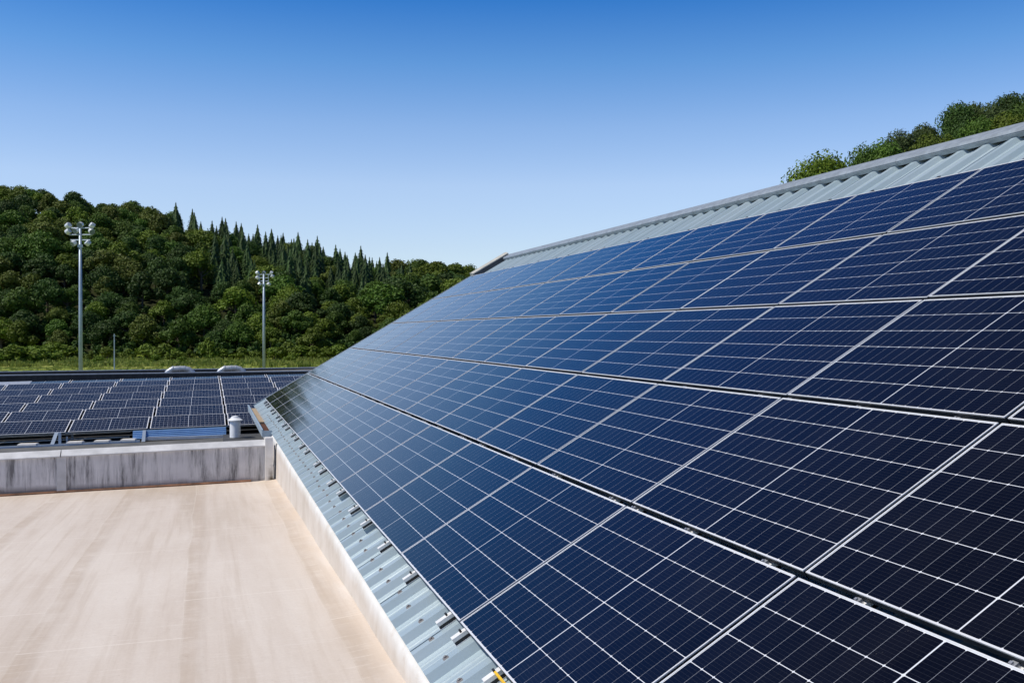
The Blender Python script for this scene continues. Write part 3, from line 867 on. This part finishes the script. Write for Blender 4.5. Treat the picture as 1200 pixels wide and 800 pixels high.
# ------------------------------------------------------------------ foliage
def mat_leaf(name, a, b, trans=0.13):
    q = NT(name)
    p = q.coord('Object')
    f = q.noise(p, 0.55, 4, 0.6)
    g = q.n('ShaderNodeObjectInfo').outputs['Random']
    c = q.mix(q.ramp(f, (0.3, 0.0), (0.7, 1.0)), a, b)
    hs = q.n('ShaderNodeHueSaturation'); hs.inputs['Saturation'].default_value = 1.04; q.put(hs.inputs['Color'], c)
    q.put(hs.inputs['Value'], q.math('ADD', 0.78, q.math('MULTIPLY', g, 0.5)))
    q.put(hs.inputs['Hue'], q.math('ADD', 0.503, q.math('MULTIPLY', g, 0.014)))
    q.set(Base_Color=hs.outputs[0], Roughness=0.6)
    q.b.inputs['Specular IOR Level'].default_value = 0.25
    tr = q.n('ShaderNodeBsdfTranslucent'); q.put(tr.inputs[0], hs.outputs[0])
    mx = q.n('ShaderNodeMixShader'); mx.inputs[0].default_value = trans
    q.t.links.new(q.b.outputs[0], mx.inputs[1]); q.t.links.new(tr.outputs[0], mx.inputs[2]); q.t.links.new(mx.outputs[0], q.out.inputs[0])
    return q.m
LEAF = {
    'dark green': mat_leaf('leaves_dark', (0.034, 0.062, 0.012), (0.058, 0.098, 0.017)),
    'mid green': mat_leaf('leaves_mid', (0.058, 0.102, 0.014), (0.095, 0.150, 0.021)),
    'olive green': mat_leaf('leaves_olive', (0.080, 0.104, 0.016), (0.125, 0.142, 0.024)),
    'light green': mat_leaf('leaves_light', (0.092, 0.128, 0.014), (0.140, 0.180, 0.020)),
    'conifer': mat_leaf('needles', (0.034, 0.062, 0.018), (0.066, 0.104, 0.028), 0.12),
    'pine': mat_leaf('pine_needles', (0.045, 0.070, 0.020), (0.085, 0.112, 0.032), 0.15),
    'bush': mat_leaf('leaves_bush', (0.095, 0.135, 0.015), (0.150, 0.190, 0.024)),
}
BARK = plain('bark', (0.10, 0.08, 0.06), 0.95, 0, 0.3, 4)
def rdir(rg):
    while True:
        v = Vector((rg.uniform(-1, 1), rg.uniform(-1, 1), rg.uniform(-1, 1)))
        if .05 < v.length < 1: return v.normalized()
def leaf(mb_, p, nrm, size, rg):
    nrm = (nrm + rdir(rg) * .75).normalized()
    u = nrm.orthogonal().normalized(); w = nrm.cross(u)
    a = rg.uniform(0, 6.28); u, w = u * math.cos(a) + w * math.sin(a), w * math.cos(a) - u * math.sin(a)
    s = size * rg.uniform(.6, 1.3); b = nrm * s * rg.uniform(-.25, .25)
    n0 = len(mb_.v)
    mb_.v += [tuple(p - u * s), tuple(p - w * s * .55 + b), tuple(p + u * s), tuple(p + w * s * .55 + b)]
    mb_.f.append((n0, n0 + 1, n0 + 2, n0 + 3))
def core(mb_, c, r, rg):                    # rough inner mass of twigs and leaves
    n0 = len(mb_.v); seg, rings = 8, 5
    for i in range(rings + 1):
        th = math.pi * i / rings
        for k in range(seg):
            ph = 2 * math.pi * k / seg; q = rg.uniform(.8, 1.1)
            mb_.v.append((c.x + r.x * q * math.sin(th) * math.cos(ph), c.y + r.y * q * math.sin(th) * math.sin(ph), c.z + r.z * q * math.cos(th)))
    for i in range(rings):
        for k in range(seg):
            a = n0 + i * seg + k; b = n0 + i * seg + (k + 1) % seg
            mb_.f.append((a, a + seg, b + seg, b))
def broad_meshes(seed, Ht, Wd, nleaf, size, lobes, low=.22):
    rg = random.Random(seed); c = MB()
    L = []
    for i in range(lobes):
        d = rdir(rg); d.z = abs(d.z) * 1.0 - .35
        rr_ = rg.uniform(.38, .92)
        p = Vector((d.x * Wd / 2 * rr_, d.y * Wd / 2 * rr_, Ht * (low + (1 - low) * (.42 + d.z * .45 * (1.3 - .3 * rr_)))))
        L.append((p, Vector((1, 1, .85)) * Wd * rg.choice((.11, .14, .17, .20, .24))))
    L.append((Vector((0, 0, Ht * .80)), Vector((1, 1, .9)) * Wd * .22))
    tot = sum(r.x ** 2 for p, r in L)
    for p, r in L:
        core(c, p, r * .62, rg)
        for i in range(int(nleaf * r.x ** 2 / tot)):
            d = rdir(rg)
            if d.z < -.3 and rg.random() < .6: d.z = -d.z
            k = rg.uniform(.60, 1.22)
            leaf(c, p + Vector((d.x * r.x, d.y * r.y, d.z * r.z)) * k, d, size, rg)
    t = MB(); h = Ht * .62
    t.tube([(0, 0, -.5), (.1, 0, h * .4), (-.05, .1, h * .75), (0, 0, h)], [Wd * .035, Wd * .028, Wd * .018, Wd * .006], 8)
    for i in range(5):
        a = rg.uniform(0, 6.28); z0 = h * rg.uniform(.45, .8)
        t.tube([(0, 0, z0), (math.cos(a) * Wd * .14, math.sin(a) * Wd * .14, z0 + Ht * .09), (math.cos(a) * Wd * .27, math.sin(a) * Wd * .27, z0 + Ht * .2)], [Wd * .014, Wd * .010, Wd * .004], 6)
    cm = c.mesh('crown'); cm.materials.append(LEAF['mid green'])
    tm = t.mesh('trunk'); tm.materials.append(BARK)
    return cm, tm, Ht
def conifer_meshes(seed, Ht, Wd, nleaf):
    rg = random.Random(seed); c = MB()
    lv = 17
    for i in range(lv):
        f = i / (lv - 1); z = Ht * (.10 + .88 * f); rad = Wd / 2 * (1 - f) ** .72 * rg.uniform(.82, 1.12) + .06
        nb = max(4, int(9 * (1 - f) + 3)); a0 = rg.uniform(0, 6.28)
        for b in range(nb):
            a = a0 + 6.283 * b / nb + rg.uniform(-.25, .25); rl = rad * rg.uniform(.75, 1.1)
            d = Vector((math.cos(a), math.sin(a), -.28 - 1.3 * f * f))
            side = Vector((-math.sin(a), math.cos(a), 0))
            nseg = max(3, int(nleaf / lv / nb * (1.5 - f)))
            for q_ in range(nseg):
                k = (q_ + rg.random()) / nseg
                p = Vector((0, 0, z)) + d * rl * k + side * rg.uniform(-1, 1) * rl * .22 * (1.1 - k) + Vector((0, 0, rg.uniform(-.25, .15)))
                s = .95 * rg.uniform(.6, 1.2) * (.30 + .74 * (1 - f) ** .7)
                tip = d * s + Vector((0, 0, rg.uniform(-.15, .15))); w = side * s * .55
                n0 = len(c.v); c.v += [tuple(p - tip * .5), tuple(p + w + Vector((0, 0, -.12))), tuple(p + tip), tuple(p - w + Vector((0, 0, -.12)))]
                c.f.append((n0, n0 + 1, n0 + 2, n0 + 3))
    n0 = len(c.v)
    for i in range(8):
        a = 6.283 * i / 8; c.v.append((math.cos(a) * Wd * .36, math.sin(a) * Wd * .36, Ht * .10))
    c.v.append((0, 0, Ht * 1.0))
    for i in range(8): c.f.append((n0 + i, n0 + (i + 1) % 8, n0 + 8))
    t = MB(); t.tube([(0, 0, -.5), (0, 0, Ht * .5), (0, 0, Ht * .97)], [.24, .15, .03], 7)
    cm = c.mesh('crown'); cm.materials.append(LEAF['conifer'])
    tm = t.mesh('trunk'); tm.materials.append(BARK)
    return cm, tm, Ht
BROAD = [broad_meshes(11 + i, 11.0, w, 3800, .36, l) for i, (w, l) in enumerate(((10.5, 17), (9.5, 14), (11.8, 20), (8.5, 13), (10.0, 18), (9.0, 16), (11.0, 15)))]
CONIF = [conifer_meshes(31 + i, 18.0, w, 2600) for i, w in enumerate((9.6, 8.4, 10.8, 9.0))]
def tree(name, meshes, x, y, z, height, rot, label, cat, group, leafmat, wide=1.0):
    cm, tm, h0 = meshes
    t = thing(name, label, cat, group, (x, y, z))
    s = height / h0
    t.rotation_euler = (0, 0, rot); t.scale = (s * wide, s * wide, s)
    o = link(bpy.data.objects.new('crown', cm)); o.parent = t
    o.material_slots[0].link = 'OBJECT'; o.material_slots[0].material = LEAF[leafmat]
    p = link(bpy.data.objects.new('trunk', tm)); p.parent = t
    return t

def place_words(u):
    if u < 60: return 'left of the taller mast'
    if u < 130: return 'behind the taller mast'
    if u < 275: return 'between the two masts'
    if u < 345: return 'behind the farther mast'
    if u < 430: return 'right of the farther mast'
    return 'beside the solar roof edge'
def level_words(f):
    return 'along the skyline' if f > .84 else ('high on the slope' if f > .55 else ('halfway up the slope' if f > .22 else 'at the foot of the slope'))
tr = random.Random(5)
d = 259.0
nb = nc = 0
extra = []
while d < 446:
    u_step = 9.4 / d * FPX
    u = -420.0 + tr.uniform(0, u_step)
    while u < 720:
        uu = u + tr.uniform(-.36, .36) * u_step; dd = d + tr.uniform(-3, 3)
        l = (uu - 600) / FPX * dd
        x, y = xy(l, dd); z = hill(l, dd)
        f = (dd - 256) / 174
        conif = (205 < uu < 455 and f > (.50 if uu > 240 else .85) and tr.random() < .90) or (455 <= uu < 515 and f > .62 and tr.random() < .28) or (uu < 205 and f > .5 and tr.random() < .02) or (250 < uu < 445 and .28 < f <= .5 and tr.random() < .45)
        if uu < -14 or uu > 572 or (conif and nc > 140) or (not conif and nb >= 298):
            extra.append((conif, x, y, z, tr.uniform(.85, 1.15), tr.uniform(0, 6.28)))
        elif conif:
            nc += 1
            tree('conifer_tree', tr.choice(CONIF), x, y, z - .4, tr.choice((11.5, 13, 14.5, 16, 17)) * tr.uniform(.93, 1.07) if uu < 455 else tr.uniform(12, 15), tr.uniform(0, 6.28),
                 'dark pointed conifer %s, %s' % (level_words(f), place_words(uu)), 'conifer', 'conifers on the wooded hill', 'conifer')
        else:
            nb += 1
            pick = tr.random()
            lowp = f < .25
            lm = 'dark green' if pick < .28 else ('mid green' if pick < .62 else ('olive green' if pick < .80 else 'light green'))
            if uu < 230 and f < .5 and pick < .45: lm = 'dark green'
            if uu > 330 and lowp and pick > .5: lm = 'light green'
            hgt = tr.choice((7.6, 9.0, 10.2, 11.2, 12.4, 14.0)) * tr.uniform(.94, 1.06) * (0.85 if lowp else 1.0)
            tree('broadleaf_tree', tr.choice(BROAD), x, y, z - .6, hgt, tr.uniform(0, 6.28),
                 '%s round-crowned tree %s, %s' % (lm, level_words(f), place_words(uu)), 'tree', 'broadleaf trees on the wooded hill', lm, tr.uniform(.92, 1.18))
        u += u_step
    d += 8.9
print('broad', nb, 'conif', nc, 'extra', len(extra))
# woodland going on outside the picture, as one mass
small_b = broad_meshes(77, 11, 10.5, 260, 1.15, 8)[0]
small_c = conifer_meshes(78, 17, 6.5, 300)[0]
WV, WF = [], []
for (cf, x, y, z, s, a) in extra:
    me = small_c if cf else small_b
    n0 = len(WV); ca_, sa_ = math.cos(a), math.sin(a)
    for v in me.vertices:
        c = v.co; WV.append((x + s * (c.x * ca_ - c.y * sa_), y + s * (c.x * sa_ + c.y * ca_), z - .5 + s * c.z))
    for p in me.polygons: WF.append(tuple(n0 + i for i in p.vertices))
wm = MB(); wm.v, wm.f = WV, WF
tag(put('woodland', wm, LEAF['mid green']), 'continuing woods on the hillside beyond the picture edge', 'woodland', None, 'stuff')

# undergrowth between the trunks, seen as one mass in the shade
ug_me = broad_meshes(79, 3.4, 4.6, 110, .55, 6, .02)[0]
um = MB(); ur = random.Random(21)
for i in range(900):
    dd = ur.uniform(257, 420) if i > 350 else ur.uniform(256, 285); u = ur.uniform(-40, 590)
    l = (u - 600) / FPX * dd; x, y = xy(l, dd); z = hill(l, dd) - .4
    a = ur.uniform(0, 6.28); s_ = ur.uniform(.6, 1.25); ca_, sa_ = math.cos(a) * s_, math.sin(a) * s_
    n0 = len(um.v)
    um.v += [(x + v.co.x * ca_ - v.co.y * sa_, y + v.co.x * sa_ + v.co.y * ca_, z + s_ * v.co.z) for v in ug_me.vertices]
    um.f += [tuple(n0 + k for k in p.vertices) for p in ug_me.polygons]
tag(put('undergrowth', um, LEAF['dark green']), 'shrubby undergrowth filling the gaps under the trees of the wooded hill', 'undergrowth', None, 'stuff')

# shrubs along the edge of the field
SHR = [broad_meshes(91 + i, 3.2, 4.6, 900, .26, 9, .02) for i in range(3)]
sh = random.Random(9)
spec = [(8, 250, 3.6, 1.9), (22, 248, 4.2, 2.0), (36, 250, 4.6, 2.0), (50, 249, 4.6, 2.0), (64, 250, 4.0, 2.0), (76, 252, 3.0, 1.5), (107, 246, 2.2, 1.0), (126, 244, 3.2, 1.2), (150, 250, 2.6, 1.2),
        (172, 247, 3.6, 1.4), (192, 246, 3.8, 1.4), (204, 246, 2.8, 1.2), (222, 252, 2.4, 1.1), (244, 243, 5.0, .75), (262, 250, 2.6, 1.4), (284, 251, 2.8, 1.5), (300, 252, 2.2, 1.3), (322, 250, 3.0, 1.5), (338, 251, 4.2, 1.2), (352, 250, 3.4, 1.4), (368, 251, 3.2, 1.5), (384, 252, 3.0, 1.5), (398, 252, 3.6, 1.4)]
spec = [(a_ * 11 - 4, 214 + (a_ * 37) % 17, 2.6 + (a_ * 13) % 9 * .15, 1.7) for a_ in range(6)] + [q_ for q_ in spec if q_[0] > 60]
spec += [(116, 226, 1.6, 1.3), (182, 230, 1.8, 1.3), (214, 222, 1.5, 1.6), (340, 232, 1.6, 1.5)]
spec.sort()
first_r = [q_[0] for q_ in spec if 80 <= q_[0] < 309]; first_f = [q_[0] for q_ in spec if q_[0] >= 309]
ORD += ['sixteenth', 'seventeenth']
for i, (u, dd, hh, wd) in enumerate(spec):
    x, y = xy((u - 600) / FPX * dd, dd)
    if u < 80: lab = 'bright bush in the hedge left of the taller mast, %s from the left' % ORD[i]
    elif u < 309: lab = 'bright bush on the field edge, %s to the right of the taller mast' % ORD[first_r.index(u)]
    else: lab = 'bright bush on the field edge, %s to the right of the farther mast' % ORD[first_f.index(u)]
    tree('bush', SHR[i % 3], x, y, -.15, hh, sh.uniform(0, 6.28), lab, 'bush', 'bushes along the field edge', 'bush' if sh.random() < .75 else 'light green', wd)

# rough grass of the field edge
gm = MB(); gr = random.Random(3)
for i in range(9000):
    dd = gr.uniform(150, 258); u = gr.uniform(-60, 470)
    x, y = xy((u - 600) / FPX * dd, dd)
    s = gr.uniform(.12, .5) * (.5 + .5 * (dd > 205))
    a = gr.uniform(0, 3.14)
    w = Vector((math.cos(a), math.sin(a), 0)) * gr.uniform(.2, .6)
    n0 = len(gm.v)
    p = Vector((x, y, hill((u - 600) / FPX * dd, dd) - .03))
    gm.v += [tuple(p - w), tuple(p + w), tuple(p + w * .7 + Vector((.05, .05, s))), tuple(p - w * .6 + Vector((-.05, .05, s * .8)))]
    gm.f.append((n0, n0 + 1, n0 + 2, n0 + 3))
for i in range(150):
    dd = gr.uniform(196, 252); u = gr.uniform(-60, 470); hh = gr.uniform(.5, 1.3)
    x, y = xy((u - 600) / FPX * dd, dd)
    for k in range(34):
        p = Vector((x + gr.gauss(0, 1.1), y + gr.gauss(0, .8), -.05)); a = gr.uniform(0, 3.14)
        w = Vector((math.cos(a), math.sin(a), 0)) * gr.uniform(.12, .35); h_ = hh * gr.uniform(.5, 1.1)
        n0 = len(gm.v)
        gm.v += [tuple(p - w), tuple(p + w), tuple(p + w * .4 + Vector((gr.gauss(0, .2), .05, h_))), tuple(p - w * .4 + Vector((gr.gauss(0, .2), .05, h_ * .8)))]
        gm.f.append((n0, n0 + 1, n0 + 2, n0 + 3))
tag(put('rough_grass', gm, mat_leaf('meadow_grass', (0.17, 0.225, 0.038), (0.30, 0.30, 0.075), .3)), 'rough sunlit grass between the low roof and the woods', 'grass', None, 'stuff')

# trees on the slope behind the ridge, at the right
NEARB = [broad_meshes(51 + i, 10.0, w, 11000, .155, l) for i, (w, l) in enumerate(((8.0, 22), (9.0, 26)))]
NEARP = [broad_meshes(61 + i, 11.0, w, 11500, .150, l, .30) for i, (w, l) in enumerate(((7.0, 20), (8.0, 24)))]
rt = [  # bearing, top, distance, kind, width factor, leaf, label
    (968, 173, 118, 'b', 1.30, 'light green', 'lone bright green leafy tree rising over the roof ridge'),
    (1012, 168, 126, 'b', 0.91, 'mid green', 'small mid green tree just right of the lone bright one'),
    (1034, 160, 128, 'b', 1.10, 'mid green', 'mid green leafy tree second right of the lone bright one'),
    (1058, 150, 132, 'p', 1.04, 'pine', 'grey-green pine below the taller dark pines behind the ridge'),
    (1082, 138, 134, 'p', 1.04, 'pine', 'middle-sized pine at the left foot of the tall pines'),
    (1088, 155, 122, 'b', 0.78, 'light green', 'yellowish small bush-like tree at the ridge below the pines'),
    (1110, 156, 122, 'b', 0.77, 'light green', 'light green leafy tree at the ridge under the tall pines'),
    (1122, 117, 136, 'p', 0.94, 'dark green', 'tall dark pine leaning over the ridge, left of its neighbours'),
    (1140, 114, 138, 'p', 0.99, 'pine', 'tall grey-green pine in the middle of the pine group'),
    (1160, 120, 134, 'p', 0.99, 'pine', 'broad grey-green pine right of the middle of the pine group'),
    (1150, 134, 124, 'b', 0.99, 'mid green', 'mid green leafy tree in front of the tall pines'),
    (1182, 107, 136, 'p', 1.10, 'dark green', 'dark crowned pine close to the right picture edge'),
    (1178, 130, 123, 'b', 1.10, 'light green', 'light green leafy tree in front of the dark pine at the right edge'),
    (1205, 118, 126, 'b', 1.10, 'mid green', 'mid green tree cut by the right picture edge'),
    (1212, 98, 140, 'p', 1.10, 'dark green', 'tallest dark pine at the right picture edge'),
    (1240, 98, 128, 'b', 1.21, 'mid green', 'leafy tree beyond the right picture edge'),
]
for i, (u, yt, dd, kd, wd, lm, lab) in enumerate(rt):
    l = (u - 600) / FPX * dd
    x, y = xy(l, dd); zg = hill(l, dd) - .3
    ztop_ = H + (388.6 - yt) / FPX * dd
    hh = max(5.0, ztop_ - zg)
    s_w = min(wd * 11.0 / hh * .95, 1.6)
    tree('pine_tree' if kd == 'p' else 'leafy_tree', (NEARP if kd == 'p' else NEARB)[i % 2], x, y, ztop_ - hh, hh, tr.uniform(0, 6.28), lab, 'pine' if kd == 'p' else 'tree', 'trees behind the roof ridge', lm, s_w)
